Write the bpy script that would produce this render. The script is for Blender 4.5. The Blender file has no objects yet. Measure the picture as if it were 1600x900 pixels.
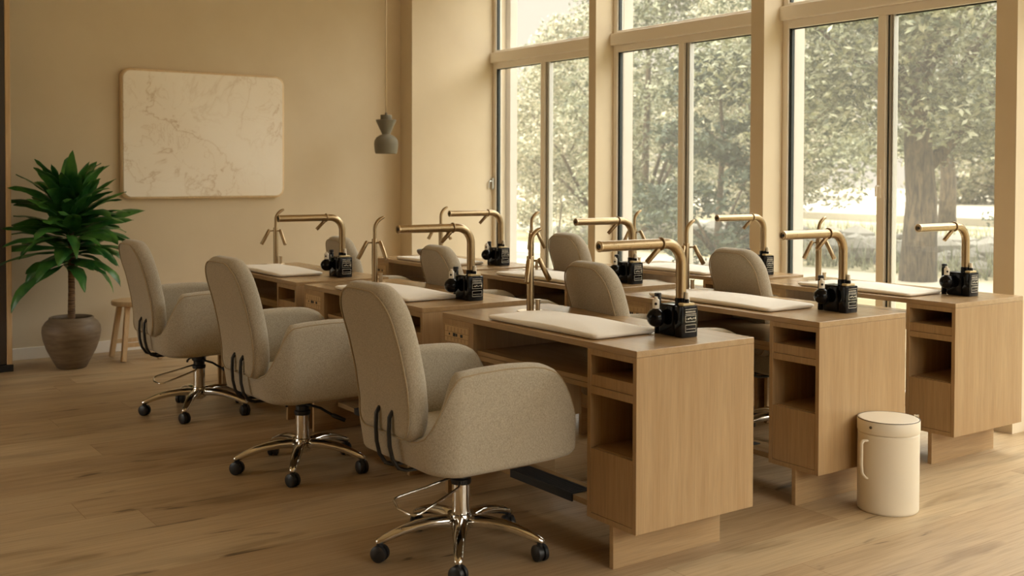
import bpy, bmesh, math, random
from mathutils import Vector, Matrix, Euler, noise
PI = math.pi
S = bpy.context.scene
COL = S.collection

# ------------------------------------------------------------------ camera
def look(yaw, pitch, roll):
    y, p, r = (math.radians(a) for a in (yaw, pitch, roll))
    F = Vector((-math.cos(y)*math.cos(p), math.sin(y)*math.cos(p), -math.sin(p)))
    R = F.cross(Vector((0, 0, 1))).normalized()
    U = R.cross(F)
    return F, math.cos(r)*R + math.sin(r)*U, -math.sin(r)*R + math.cos(r)*U
F_, R_, U_ = look(35.1012, 1.351, 0.1512)
cam = bpy.data.cameras.new('camera')
co = bpy.data.objects.new('camera', cam)
COL.objects.link(co)
co.matrix_world = Matrix(((R_.x, U_.x, -F_.x, 2.6422), (R_.y, U_.y, -F_.y, -2.3547), (R_.z, U_.z, -F_.z, 1.3268), (0, 0, 0, 1)))
cam.sensor_width = 36
cam.lens = 1694.155/1600*36
cam.shift_y = -(450-311.63)/1600
cam.clip_start = 0.05
cam.clip_end = 300
cam.dof.use_dof = True
cam.dof.focus_distance = 4.6
cam.dof.aperture_fstop = 3.6
S.camera = co

# ------------------------------------------------------------------ world, sun, exposure
W = bpy.data.worlds.new('sky')
S.world = W
W.use_nodes = True
wn, wl = W.node_tree.nodes, W.node_tree.links
wn.clear()
wo = wn.new('ShaderNodeOutputWorld')
bg = wn.new('ShaderNodeBackground')
tc = wn.new('ShaderNodeTexCoord')
sx = wn.new('ShaderNodeSeparateXYZ')
ra = wn.new('ShaderNodeValToRGB')
wl.new(tc.outputs['Generated'], sx.inputs[0])
wl.new(sx.outputs['Z'], ra.inputs[0])
wl.new(ra.outputs[0], bg.inputs[0])
wl.new(bg.outputs[0], wo.inputs[0])
ra.color_ramp.elements[0].position = 0.0
ra.color_ramp.elements[0].color = (0.110, 0.0995, 0.086, 1)
ra.color_ramp.elements[1].position = 0.75
ra.color_ramp.elements[1].color = (1.0, 0.985, 0.955, 1)
e = ra.color_ramp.elements.new(0.2); e.color = (0.119, 0.108, 0.094, 1)
e = ra.color_ramp.elements.new(0.4); e.color = (1.0, 0.98, 0.945, 1)
bg.inputs[1].default_value = 6.4

sun = bpy.data.lights.new('sun', 'SUN')
sun.energy = 1.9
sun.angle = math.radians(3)
sun.color = (1.0, 0.87, 0.66)
so = bpy.data.objects.new('sun', sun)
COL.objects.link(so)
so.rotation_euler = Vector((0.45, 0.75, -0.75)).to_track_quat('-Z', 'Y').to_euler()

def portal(loc, rot, sx_, sy_):
    l = bpy.data.lights.new('daylight_portal', 'AREA')
    l.shape = 'RECTANGLE'; l.size = sx_; l.size_y = sy_
    l.cycles.is_portal = True
    o = bpy.data.objects.new('daylight_portal', l)
    COL.objects.link(o); o.location = loc; o.rotation_euler = rot
portal((-0.5, 3.3, 1.7), (-PI/2, 0, 0), 10.4, 3.4)
portal((4.85, 0.9, 1.6), (0, PI/2, 0), 3.2, 3.8)
portal((-3.7, -6.75, 1.75), (PI/2, 0, 0), 3.0, 2.9)

S.view_settings.view_transform = 'Standard'
S.view_settings.look = 'None'
S.view_settings.gamma = 1
S.view_settings.use_curve_mapping = False
S.view_settings.exposure = 0.5
S.cycles.use_denoising = True
S.cycles.max_bounces = 10
S.cycles.diffuse_bounces = 6
S.cycles.glossy_bounces = 4
S.cycles.transparent_max_bounces = 16
S.cycles.sample_clamp_indirect = 6.0
S.cycles.caustics_reflective = False
S.cycles.caustics_refractive = False

# ------------------------------------------------------------------ helpers
def srgb(r, g, b):
    f = lambda c: (c/255/12.92) if c/255 <= 0.04045 else ((c/255+0.055)/1.055)**2.4
    return (f(r), f(g), f(b), 1)

def mat(name, col, rough=0.6, metal=0.0, spec=0.5, coat=0.0):
    m = bpy.data.materials.new(name); m.use_nodes = True
    b = m.node_tree.nodes['Principled BSDF']
    b.inputs['Base Color'].default_value = col
    b.inputs['Roughness'].default_value = rough
    b.inputs['Metallic'].default_value = metal
    b.inputs['Specular IOR Level'].default_value = spec
    if coat: b.inputs['Coat Weight'].default_value = coat; b.inputs['Coat Roughness'].default_value = 0.1
    return m, m.node_tree.nodes, m.node_tree.links, b

def noise_tex(n, l, scale=(1, 1, 1), sc=5, det=3, rough=0.5, dist=0.0, coord='Object'):
    t = n.new('ShaderNodeTexCoord'); mp = n.new('ShaderNodeMapping'); x = n.new('ShaderNodeTexNoise')
    mp.inputs['Scale'].default_value = scale
    x.inputs['Scale'].default_value = sc; x.inputs['Detail'].default_value = det
    x.inputs['Roughness'].default_value = rough; x.inputs['Distortion'].default_value = dist
    l.new(t.outputs[coord], mp.inputs[0]); l.new(mp.outputs[0], x.inputs['Vector'])
    return x, mp

def ramp(n, l, src, stops):
    r = n.new('ShaderNodeValToRGB')
    els = r.color_ramp.elements
    els[0].position, els[0].color = stops[0]
    els[1].position, els[1].color = stops[-1]
    for p, c in stops[1:-1]:
        e = els.new(p); e.color = c
    l.new(src, r.inputs[0])
    return r

def mix(n, l, a, b, fac, mode='MIX'):
    m = n.new('ShaderNodeMix'); m.data_type = 'RGBA'; m.blend_type = mode
    for s, v in ((0, fac), (6, a), (7, b)):
        if hasattr(v, 'links') or hasattr(v, 'is_output'): l.new(v, m.inputs[s])
        else: m.inputs[s].default_value = v
    return m.outputs[2]

def bump(n, l, b, h, strength=0.2, dist=0.01):
    u = n.new('ShaderNodeBump'); u.inputs['Strength'].default_value = strength; u.inputs['Distance'].default_value = dist
    l.new(h, u.inputs['Height']); l.new(u.outputs[0], b.inputs['Normal'])

def gray(v): return (v, v, v, 1)

def wood(name, c1, c2, axis, rough=0.42, spec=0.4):
    m, n, l, b = mat(name, c1, rough, spec=spec)
    st = {'x': (0.5, 9, 9), 'y': (9, 0.5, 9), 'z': (9, 9, 0.5)}[axis]
    a, _ = noise_tex(n, l, st, 3.2, 4, 0.55, 0.6)
    st2 = {'x': (3, 120, 120), 'y': (120, 3, 120), 'z': (120, 120, 3)}[axis]
    f, _ = noise_tex(n, l, st2, 2.0, 2, 0.6)
    r = ramp(n, l, a.outputs['Fac'], [(0.3, c2), (0.66, c1)])
    rf = ramp(n, l, f.outputs['Fac'], [(0.36, gray(0.86)), (0.55, gray(1.0))])
    l.new(mix(n, l, r.outputs[0], rf.outputs[0], 1.0, 'MULTIPLY'), b.inputs['Base Color'])
    bump(n, l, b, f.outputs['Fac'], 0.08, 0.002)
    return m

M = {}
OAK1, OAK2 = srgb(178, 149, 110), srgb(166, 135, 96)
M['oak_x'] = wood('oak_grain_along', OAK1, OAK2, 'x', 0.24, 0.6)
M['oak_y'] = wood('oak_grain_across', OAK1, OAK2, 'y')
M['oak_z'] = wood('oak_grain_upright', OAK1, OAK2, 'z')
M['pale_wood'] = wood('pale_beech', srgb(214, 186, 146), srgb(200, 168, 126), 'z', 0.5)

M['rim_wood'] = wood('pale_maple_rim', srgb(232, 210, 174), srgb(222, 196, 156), 'z', 0.5)
def fabric(name, c, c2, sc=900):
    m, n, l, b = mat(name, c, 0.95, spec=0.15)
    a, _ = noise_tex(n, l, (1, 1, 6), sc*0.35, 2, 0.6)
    a2, _ = noise_tex(n, l, (6, 6, 1), sc*0.28, 2, 0.6)
    k = mix(n, l, a.outputs['Fac'], a2.outputs['Fac'], 0.5)
    r = ramp(n, l, k, [(0.40, c2), (0.58, c)])
    l.new(r.outputs[0], b.inputs['Base Color'])
    b.inputs['Sheen Weight'].default_value = 0.25
    b.inputs['Sheen Roughness'].default_value = 0.5
    bump(n, l, b, k, 0.35, 0.002)
    return m
M['fabric'] = fabric('woven_greige_fabric', srgb(190, 181, 163), srgb(148, 139, 121), 520)
M['piping'] = fabric('greige_piping', srgb(176, 160, 132), srgb(150, 134, 108))
M['linen'] = fabric('cream_linen', srgb(250, 246, 237), srgb(240, 234, 222), 1200)
M['chrome'] = mat('polished_chrome', (0.78, 0.76, 0.72, 1), 0.09, 1.0)[0]
M['black'] = mat('black_plastic', (0.012, 0.012, 0.013, 1), 0.42)[0]
M['black_gloss'] = mat('black_gloss', (0.004, 0.004, 0.005, 1), 0.10, spec=0.22)[0]
M['rubber'] = mat('black_rubber_grip', (0.02, 0.02, 0.021, 1), 0.6)[0]
m, n, l, b = mat('brushed_brass', (0.39, 0.29, 0.17, 1), 0.3, 1.0)
a, _ = noise_tex(n, l, (200, 200, 6), 2, 2); r = ramp(n, l, a.outputs['Fac'], [(0.3, gray(0.26)), (0.7, gray(0.36))]); l.new(r.outputs[0], b.inputs['Roughness'])
M['brass'] = m
M['brass_pale'] = mat('pale_brass', (0.62, 0.50, 0.34, 1), 0.3, 1.0)[0]
M['white_plastic'] = mat('white_plastic', srgb(232, 226, 212), 0.4)[0]
M['cream_cap'] = mat('cream_cap', srgb(216, 196, 150), 0.5)[0]
M['port'] = mat('port_black', (0.01, 0.01, 0.01, 1), 0.5)[0]
M['line'] = mat('engraved_line', srgb(120, 90, 58), 0.7)[0]
M['panel'] = mat('pale_socket_panel', srgb(200, 170, 125), 0.5)[0]
M['bin'] = mat('cream_enamel', srgb(224, 214, 194), 0.38)[0]
M['bin_rim'] = mat('dark_seal', srgb(90, 76, 58), 0.6)[0]
M['frame'] = mat('painted_window_frame', srgb(238, 231, 218), 0.45)[0]
M['gasket'] = mat('dark_gasket', srgb(40, 48, 46), 0.5)[0]
M['steel'] = mat('window_alloy', srgb(196, 196, 190), 0.3, 0.6)[0]
M['skirt'] = mat('baseboard_paint', srgb(242, 238, 230), 0.5)[0]
M['dark_panel'] = mat('dark_bronze_panel', srgb(58, 46, 34), 0.5)[0]
m, n, l, b = mat('wall_plaster', srgb(208, 196, 172), 0.85, spec=0.25)
a, _ = noise_tex(n, l, (1, 1, 1), 1.6, 4, 0.55)
r = ramp(n, l, a.outputs['Fac'], [(0.35, srgb(210, 195, 168)), (0.65, srgb(216, 202, 176))]); l.new(r.outputs[0], b.inputs['Base Color'])
a2, _ = noise_tex(n, l, (1, 1, 1), 260, 3); bump(n, l, b, a2.outputs['Fac'], 0.06, 0.002)
M['wall'] = m
M['ceiling'] = mat('ceiling_paint', srgb(226, 210, 182), 0.9)[0]
m, n, l, b = mat('outside_render', srgb(196, 186, 174), 0.9)
a, _ = noise_tex(n, l, (1, 1, 1), 40, 3); bump(n, l, b, a.outputs['Fac'], 0.2, 0.004)
M['outside_wall'] = m

# oak plank floor, boards running along y
m, n, l, b = mat('oak_plank_floor', OAK1, 0.42, spec=0.45)
t = n.new('ShaderNodeTexCoord'); mp = n.new('ShaderNodeMapping'); br = n.new('ShaderNodeTexBrick')
mp.inputs['Rotation'].default_value = (0, 0, PI/2)
mp.inputs['Location'].default_value = (0.35, 0.06, 0)
sp_ = n.new('ShaderNodeSeparateXYZ'); l.new(t.outputs['Object'], sp_.inputs[0])
def mth(op, a_, b_=None):
    q = n.new('ShaderNodeMath'); q.operation = op
    for k_, v_ in enumerate((a_, b_)):
        if v_ is None: continue
        if isinstance(v_, (int, float)): q.inputs[k_].default_value = v_
        else: l.new(v_, q.inputs[k_])
    return q.outputs[0]
xs_ = mth('ADD', sp_.outputs['X'], 50.08)
row_ = mth('FLOOR', mth('DIVIDE', xs_, 0.235))
wn_ = n.new('ShaderNodeTexWhiteNoise'); wn_.noise_dimensions = '1D'; l.new(row_, wn_.inputs['W'])
cb_ = n.new('ShaderNodeCombineXYZ'); l.new(mth('ADD', mth('ADD', sp_.outputs['Y'], 40.3), mth('MULTIPLY', wn_.outputs['Value'], 2.1)), cb_.inputs[0]); l.new(xs_, cb_.inputs[1])
l.new(cb_.outputs[0], br.inputs['Vector'])
br.offset = 0.0; br.offset_frequency = 2; br.squash_frequency = 1
br.inputs['Scale'].default_value = 1
br.inputs['Brick Width'].default_value = 2.1
br.inputs['Row Height'].default_value = 0.235
br.inputs['Mortar Size'].default_value = 0.0011
br.inputs['Mortar Smooth'].default_value = 0.2
br.inputs['Bias'].default_value = 0
br.inputs['Color1'].default_value = gray(0.0); br.inputs['Color2'].default_value = gray(1.0); br.inputs['Mortar'].default_value = gray(0.5)
plank = ramp(n, l, br.outputs['Color'], [(0.0, srgb(166, 140, 106)), (0.5, srgb(178, 153, 118)), (1.0, srgb(188, 165, 130))])
off = n.new('ShaderNodeVectorMath'); off.operation = 'MULTIPLY_ADD'
off.inputs[1].default_value = (0, 7.3, 3.1)
l.new(br.outputs['Color'], off.inputs[0]); l.new(t.outputs['Object'], off.inputs[2])
def fl_noise(scale, sc, det, dist=0.0):
    q = n.new('ShaderNodeMapping'); q.inputs['Scale'].default_value = scale
    x = n.new('ShaderNodeTexNoise'); x.inputs['Scale'].default_value = sc; x.inputs['Detail'].default_value = det; x.inputs['Distortion'].default_value = dist
    l.new(off.outputs[0], q.inputs[0]); l.new(q.outputs[0], x.inputs['Vector']); return x
g1 = fl_noise((4, 0.45, 1), 2.2, 5, 1.3)
g2 = fl_noise((70, 2.2, 1), 2.0, 3)
g3 = fl_noise((5.0, 0.9, 1), 1.7, 3, 0.4)
g4 = fl_noise((11.0, 1.6, 1), 1.3, 4, 0.8)
r1 = ramp(n, l, g1.outputs['Fac'], [(0.30, gray(0.80)), (0.5, gray(0.97)), (0.7, gray(1.06))])
r2 = ramp(n, l, g2.outputs['Fac'], [(0.33, gray(0.86)), (0.55, gray(1.0))])
r3 = ramp(n, l, g3.outputs['Fac'], [(0.29, (0.66, 0.62, 0.56, 1)), (0.41, gray(1.0))])
r4 = ramp(n, l, g4.outputs['Fac'], [(0.275, (0.34, 0.30, 0.26, 1)), (0.335, gray(1.0))])
c = mix(n, l, plank.outputs[0], r1.outputs[0], 1.0, 'MULTIPLY')
c = mix(n, l, c, r2.outputs[0], 1.0, 'MULTIPLY')
c = mix(n, l, c, r3.outputs[0], 1.0, 'MULTIPLY')
c = mix(n, l, c, r4.outputs[0], 1.0, 'MULTIPLY')
c = mix(n, l, c, srgb(128, 98, 62), br.outputs['Fac'])
l.new(c, b.inputs['Base Color'])
rr = ramp(n, l, g2.outputs['Fac'], [(0.3, gray(0.50)), (0.7, gray(0.38))]); l.new(rr.outputs[0], b.inputs['Roughness'])
bump(n, l, b, g2.outputs['Fac'], 0.06, 0.002)
M['floor'] = m

# marble
m, n, l, b = mat('cream_marble', srgb(248, 240, 226), 0.35)
a, _ = noise_tex(n, l, (1, 1, 1), 1.6, 5, 0.6, 0.6)
w = n.new('ShaderNodeMath'); w.operation = 'SUBTRACT'; w.inputs[1].default_value = 0.5
l.new(a.outputs['Fac'], w.inputs[0])
w2 = n.new('ShaderNodeMath'); w2.operation = 'ABSOLUTE'; l.new(w.outputs[0], w2.inputs[0])
v1 = ramp(n, l, w2.outputs[0], [(0.0, gray(1.0)), (0.006, gray(0.35)), (0.02, gray(0.0))])
a3, mp3 = noise_tex(n, l, (1, 1, 1), 3.4, 6, 0.62, 1.1); mp3.inputs['Location'].default_value = (4, 2, 7)
w3 = n.new('ShaderNodeMath'); w3.operation = 'SUBTRACT'; w3.inputs[1].default_value = 0.5; l.new(a3.outputs['Fac'], w3.inputs[0])
w4 = n.new('ShaderNodeMath'); w4.operation = 'ABSOLUTE'; l.new(w3.outputs[0], w4.inputs[0])
v2 = ramp(n, l, w4.outputs[0], [(0.0, gray(0.5)), (0.012, gray(0.0))])
a4, _ = noise_tex(n, l, (1, 1, 1), 1.2, 3); vm = ramp(n, l, a4.outputs['Fac'], [(0.42, gray(0.1)), (0.62, gray(0.9))])
cc = ramp(n, l, a4.outputs['Fac'], [(0.3, srgb(252, 246, 234)), (0.7, srgb(244, 234, 216))])
c = mix(n, l, v1.outputs[0], v2.outputs[0], 1.0, 'ADD'); c = mix(n, l, c, vm.outputs[0], 1.0, 'MULTIPLY')
l.new(mix(n, l, cc.outputs[0], srgb(212, 192, 162), c), b.inputs['Base Color'])
M['marble'] = m

# ceramic / concrete
m, n, l, b = mat('brown_stoneware', srgb(112, 96, 76), 0.55)
a, _ = noise_tex(n, l, (1, 1, 5), 9, 4); r = ramp(n, l, a.outputs['Fac'], [(0.3, srgb(98, 82, 64)), (0.7, srgb(124, 107, 86))]); l.new(r.outputs[0], b.inputs['Base Color'])
bump(n, l, b, a.outputs['Fac'], 0.15, 0.004); M['pot'] = m
m, n, l, b = mat('grey_concrete', srgb(122, 117, 102), 0.85)
a, _ = noise_tex(n, l, (1, 1, 1), 30, 4); bump(n, l, b, a.outputs['Fac'], 0.1, 0.002); M['concrete'] = m
M['soil'] = mat('potting_soil', srgb(52, 38, 26), 0.95)[0]
m, n, l, b = mat('cane_bark', srgb(110, 84, 56), 0.8)
a, _ = noise_tex(n, l, (1, 1, 8), 14, 3); r = ramp(n, l, a.outputs['Fac'], [(0.35, srgb(70, 50, 34)), (0.65, srgb(140, 110, 76))]); l.new(r.outputs[0], b.inputs['Base Color']); M['cane'] = m
def leafmat(name, c1, c2, rough, trans):
    m, n, l, b = mat(name, c1, rough)
    a, _ = noise_tex(n, l, (1, 1, 1), 1.3 if trans > 0.3 else 6, 3)
    st_ = [(0.40, c2), (0.60, c1)] if trans < 0.2 else [(0.38, c2), (0.54, c1), (0.66, (min(1, c1[0]*1.8), min(1, c1[1]*1.72), min(1, c1[2]*2.2), 1))]
    r = ramp(n, l, a.outputs['Fac'], st_); l.new(r.outputs[0], b.inputs['Base Color'])
    tr = n.new('ShaderNodeBsdfTranslucent'); l.new(r.outputs[0], tr.inputs[0])
    mx = n.new('ShaderNodeMixShader'); mx.inputs[0].default_value = trans
    out = n['Material Output'] if 'Material Output' in n else [q for q in n if q.type == 'OUTPUT_MATERIAL'][0]
    l.new(b.outputs[0], mx.inputs[1]); l.new(tr.outputs[0], mx.inputs[2]); l.new(mx.outputs[0], out.inputs[0])
    return m
M['leaf'] = leafmat('glossy_green_leaf', srgb(84, 138, 64), srgb(40, 92, 46), 0.30, 0.12)
M['tree_leaf'] = leafmat('olive_tree_leaf', srgb(124, 126, 96), srgb(60, 68, 48), 0.6, 0.22)
M['tree_leaf_pale'] = leafmat('pale_tree_leaf', srgb(160, 156, 126), srgb(82, 88, 64), 0.6, 0.22)
M['conifer_leaf'] = leafmat('dark_conifer_leaf', srgb(74, 84, 64), srgb(44, 56, 44), 0.7, 0.15)
m, n, l, b = mat('tree_bark', srgb(86, 74, 58), 0.9)
a, _ = noise_tex(n, l, (6, 6, 1.2), 3.0, 5, 0.65, 0.6); r = ramp(n, l, a.outputs['Fac'], [(0.38, srgb(46, 38, 29)), (0.62, srgb(98, 84, 64))]); l.new(r.outputs[0], b.inputs['Base Color'])
bump(n, l, b, a.outputs['Fac'], 0.8, 0.05); M['bark'] = m
m, n, l, b = mat('dry_grass', srgb(200, 186, 142), 0.95)
a, _ = noise_tex(n, l, (0.3, 1, 1), 0.9, 5); r = ramp(n, l, a.outputs['Fac'], [(0.35, srgb(110, 104, 72)), (0.6, srgb(158, 148, 118))]); l.new(r.outputs[0], b.inputs['Base Color']); M['grass'] = m
M['path'] = mat('pale_paving', srgb(160, 152, 134), 0.9)[0]
M['water'] = mat('pale_water', srgb(176, 178, 172), 0.12)[0]
M['kerb'] = mat('grey_stone', srgb(104, 100, 90), 0.9)[0]
M['glass_grey'] = mat('smoky_grey_glaze', srgb(110, 104, 100), 0.25)[0]
M['stone'] = mat('blue_grey_stone', srgb(96, 96, 100), 0.4)[0]
# window glass: clear with a real fresnel reflection and a translucent film that puts haze into the view
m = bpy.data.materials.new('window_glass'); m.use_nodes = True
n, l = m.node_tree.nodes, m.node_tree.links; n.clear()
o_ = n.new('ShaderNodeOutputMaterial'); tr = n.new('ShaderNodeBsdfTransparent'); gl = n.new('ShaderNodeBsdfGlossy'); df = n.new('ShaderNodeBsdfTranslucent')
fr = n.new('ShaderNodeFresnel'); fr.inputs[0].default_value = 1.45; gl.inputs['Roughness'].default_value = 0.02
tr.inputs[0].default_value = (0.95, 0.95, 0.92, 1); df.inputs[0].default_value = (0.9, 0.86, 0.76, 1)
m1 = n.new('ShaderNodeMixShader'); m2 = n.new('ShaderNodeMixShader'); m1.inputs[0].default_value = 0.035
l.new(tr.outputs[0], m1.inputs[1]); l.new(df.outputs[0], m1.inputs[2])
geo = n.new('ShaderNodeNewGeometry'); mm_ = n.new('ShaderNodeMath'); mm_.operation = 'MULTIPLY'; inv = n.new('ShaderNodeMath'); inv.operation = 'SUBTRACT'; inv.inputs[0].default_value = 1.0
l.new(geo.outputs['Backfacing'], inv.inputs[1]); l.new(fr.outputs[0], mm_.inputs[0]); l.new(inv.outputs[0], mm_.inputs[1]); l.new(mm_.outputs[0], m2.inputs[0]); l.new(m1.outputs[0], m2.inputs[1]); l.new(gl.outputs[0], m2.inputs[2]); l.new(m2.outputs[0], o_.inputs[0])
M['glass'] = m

# ---- mesh building
def link(name, bm, m, parent=None, smooth=False, loc=None, auto=False):
    me = bpy.data.meshes.new(name)
    bmesh.ops.recalc_face_normals(bm, faces=bm.faces)
    bm.to_mesh(me); bm.free()
    me.materials.append(M[m] if isinstance(m, str) else m)
    if smooth:
        me.polygons.foreach_set('use_smooth', [True]*len(me.polygons))
        if auto:
            me.set_sharp_from_angle(angle=math.radians(38))
    o = bpy.data.objects.new(name, me)
    COL.objects.link(o)
    if parent: o.parent = parent
    if loc: o.location = loc
    return o

def empty(name, label, cat, loc=(0, 0, 0), rz=0, group=None):
    o = bpy.data.objects.new(name, None)
    o.empty_display_size = 0.1
    COL.objects.link(o)
    o.location = loc; o.rotation_euler = (0, 0, rz)
    tag(o, label, cat, group)
    return o

def tag(o, label=None, cat=None, group=None, kind=None):
    if label: o['label'] = label
    if cat: o['category'] = cat
    if group: o['group'] = group
    if kind: o['kind'] = kind
    return o

def copy_tree(o, parent=None):
    c = o.copy(); COL.objects.link(c)
    if parent: c.parent = parent
    for ch in list(o.children): copy_tree(ch, c)
    return c

def place(proto, used, loc, rz, label, group=None):
    c = proto if not used else copy_tree(proto)
    c.location = loc; c.rotation_euler = (0, 0, rz)
    c['label'] = label
    if group: c['group'] = group
    return c

def box(bm, x0, x1, y0, y1, z0, z1, bev=0.0, seg=2):
    r = bmesh.ops.create_cube(bm, size=1)
    vs = r['verts']
    for v in vs:
        v.co = Vector(((x0+x1)/2+v.co.x*(x1-x0), (y0+y1)/2+v.co.y*(y1-y0), (z0+z1)/2+v.co.z*(z1-z0)))
    if bev:
        es = list({e for v in vs for e in v.link_edges})
        bmesh.ops.bevel(bm, geom=es, offset=bev, segments=seg, affect='EDGES', profile=0.5)
    return bm

def BX(*a, **k): return box(bmesh.new(), *a, **k)

def lathe(bm, prof, seg=32, c=(0, 0, 0), T=None):
    rings = []
    for r, z in prof:
        if r < 1e-6: rings.append([bm.verts.new((c[0], c[1], c[2]+z))])
        else: rings.append([bm.verts.new((c[0]+r*math.cos(2*PI*i/seg), c[1]+r*math.sin(2*PI*i/seg), c[2]+z)) for i in range(seg)])
    fs = []
    for a, b in zip(rings, rings[1:]):
        for i in range(seg):
            j = (i+1) % seg
            if len(a) == 1 and len(b) == 1: continue
            if len(a) == 1: f = [a[0], b[i], b[j]]
            elif len(b) == 1: f = [a[i], a[j], b[0]]
            else: f = [a[i], a[j], b[j], b[i]]
            fs.append(bm.faces.new(f))
    for rg in (rings[0], rings[-1]):
        if len(rg) > 1: bm.faces.new(rg)
    if T is not None:
        for rg in rings:
            for v in rg: v.co = T @ v.co
    return bm

def cyl_profile(r, z0, z1, b=0.0):
    return [(0, z0), (r-b, z0), (r, z0+b), (r, z1-b), (r-b, z1), (0, z1)] if b else [(0, z0), (r, z0), (r, z1), (0, z1)]

def tube(bm, pts, rad, seg=10, closed=False, flat=1.0, up=None):
    P = [Vector(p) for p in pts]; N = len(P)
    R = rad if isinstance(rad, (list, tuple)) else [rad]*N
    tang = []
    for i in range(N):
        a = P[(i-1) % N] if (closed or i) else P[0]
        b = P[(i+1) % N] if (closed or i < N-1) else P[-1]
        tang.append((b-a).normalized())
    t0 = tang[0]
    nrm = Vector(up) if up else (Vector((0, 0, 1)) if abs(t0.z) < 0.9 else Vector((1, 0, 0)))
    rings = []
    for i in range(N):
        t = tang[i]
        nrm = (nrm - t*nrm.dot(t)).normalized()
        bn = t.cross(nrm)
        rings.append([bm.verts.new(P[i] + nrm*(R[i]*flat*math.cos(2*PI*k/seg)) + bn*(R[i]*math.sin(2*PI*k/seg))) for k in range(seg)])
    M_ = N if closed else N-1
    for i in range(M_):
        a, b = rings[i], rings[(i+1) % N]
        for k in range(seg):
            j = (k+1) % seg
            bm.faces.new([a[k], a[j], b[j], b[k]])
    if not closed:
        bm.faces.new(rings[0]); bm.faces.new(rings[-1])
    return bm

def arc(c, r, a0, a1, n, u, v):
    c, u, v = Vector(c), Vector(u), Vector(v)
    return [c + u*(r*math.cos(a0+(a1-a0)*i/n)) + v*(r*math.sin(a0+(a1-a0)*i/n)) for i in range(n+1)]

def rrect(hx, hy, r, n=6):
    """rounded rectangle outline; r is one radius or four (tr, tl, bl, br)"""
    rs = r if isinstance(r, (list, tuple)) else [r]*4
    out = []
    for k, (sx_, sy_) in enumerate(((1, 1), (-1, 1), (-1, -1), (1, -1))):
        q = rs[k]
        for i in range(n+1):
            a = k*PI/2 + PI/2*i/n
            out.append(((hx-q)*sx_+q*math.cos(a), (hy-q)*sy_+q*math.sin(a)))
    # subdivide long straights
    res = []
    for i, p in enumerate(out):
        q = out[(i+1) % len(out)]
        res.append(p)
        d = math.dist(p, q)
        k = int(d/0.03)
        for j in range(1, k): res.append((p[0]+(q[0]-p[0])*j/k, p[1]+(q[1]-p[1])*j/k))
    return res

def cushion(outline, T, r, fmap, crown=0.0, K=5, C=5, base_flat=False):
    """soft slab: outline in (u,v), half thickness T, edge rounding r, mapped by fmap(u,v,w)"""
    hu = max(abs(p[0]) for p in outline); hv = max(abs(p[1]) for p in outline)
    bm = bmesh.new()
    rings = []
    def ring(d, w, s=1.0):
        ku, kv = (1-d/hu)*s, (1-d/hv)*s
        return [bm.verts.new(fmap(p[0]*ku, p[1]*kv, w)) for p in outline]
    seqs = []
    for k in range(K+1):
        a = PI/2*k/K
        seqs.append((r*(1-math.cos(a)), T*math.sin(a), 1.0))
    for k in range(1, C):
        s = 1-k/C
        seqs.append((r, T + crown*(1-s*s), s))
    top = [ring(*q) for q in seqs]
    bot = [top[0]] + [ring(q[0], -q[1], q[2]) for q in seqs[1:]]
    for rg in (top, bot):
        for a, b in zip(rg, rg[1:]):
            for i in range(len(a)):
                j = (i+1) % len(a)
                bm.faces.new([a[i], a[j], b[j], b[i]])
        w = (T+crown) if rg is top else -(T+crown)
        cv = bm.verts.new(fmap(0, 0, w))
        last = rg[-1]
        for i in range(len(last)):
            bm.faces.new([last[i], last[(i+1) % len(last)], cv])
    return bm

def interp(tab, x):
    if x <= tab[0][0]: return tab[0][1]
    for (a, b), (c_, d) in zip(tab, tab[1:]):
        if x <= c_: return b+(d-b)*(x-a)/(c_-a)
    return tab[-1][1]

# ------------------------------------------------------------------ room shell
XW = -5.62      # far wall
YW = 3.10       # window plane
XE = 4.6
YS = -6.5
H = 3.55
def struct(name, bm, m, parent=None, smooth=False):
    o = link(name, bm, m, parent, smooth)
    if not parent: o['kind'] = 'structure'
    return o
struct('floor', BX(XW-0.2, XE+0.2, YS-0.2, YW+0.12, -0.12, 0), 'floor')
struct('ceiling', BX(XW-0.2, XE+0.2, YS-0.2, YW+0.14, H, H+0.2), 'ceiling')
struct('wall_back', BX(XW-0.2, XW, YS-0.2, YW+0.14, 0, H), 'wall')
bm = bmesh.new()
box(bm, XW, -5.2, YS-0.2, YS, 0, H); box(bm, -2.2, XE, YS-0.2, YS, 0, H); box(bm, -5.2, -2.2, YS-0.2, YS, 3.2, H); box(bm, -5.2, -2.2, YS-0.2, YS, 0, 0.3)
struct('wall_left', bm, 'wall')
o = bpy.data.objects.new('window_8', None); COL.objects.link(o); o.location = (0, YS-0.1, 0); o['kind'] = 'structure'
f = bmesh.new()
for x in (-5.2, -3.735, -2.27): box(f, x, x+0.07, -0.04, 0.04, 0.3, 3.2, bev=0.004)
box(f, -5.2, -2.2, -0.04, 0.04, 0.3, 0.37); box(f, -5.2, -2.2, -0.04, 0.04, 3.12, 3.2)
link('window_frame', f, 'frame', o)
for x in (-5.13, -3.665):
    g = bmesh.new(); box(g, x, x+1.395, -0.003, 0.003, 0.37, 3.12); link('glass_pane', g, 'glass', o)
# deep pier between the far wall and the first window
struct('wall_pier', BX(XW, -5.42, 2.268, YW+0.14, 0, H), 'wall')
# wall opposite (behind the camera): piers and lintel around a glazed shopfront
bm = bmesh.new()
box(bm, XE, XE+0.2, YS, -1.0, 0, H); box(bm, XE, XE+0.2, 2.75, YW+0.14, 0, H); box(bm, XE, XE+0.2, -1.0, 2.75, 3.2, H)
struct('wall_front', bm, 'wall')
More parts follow.
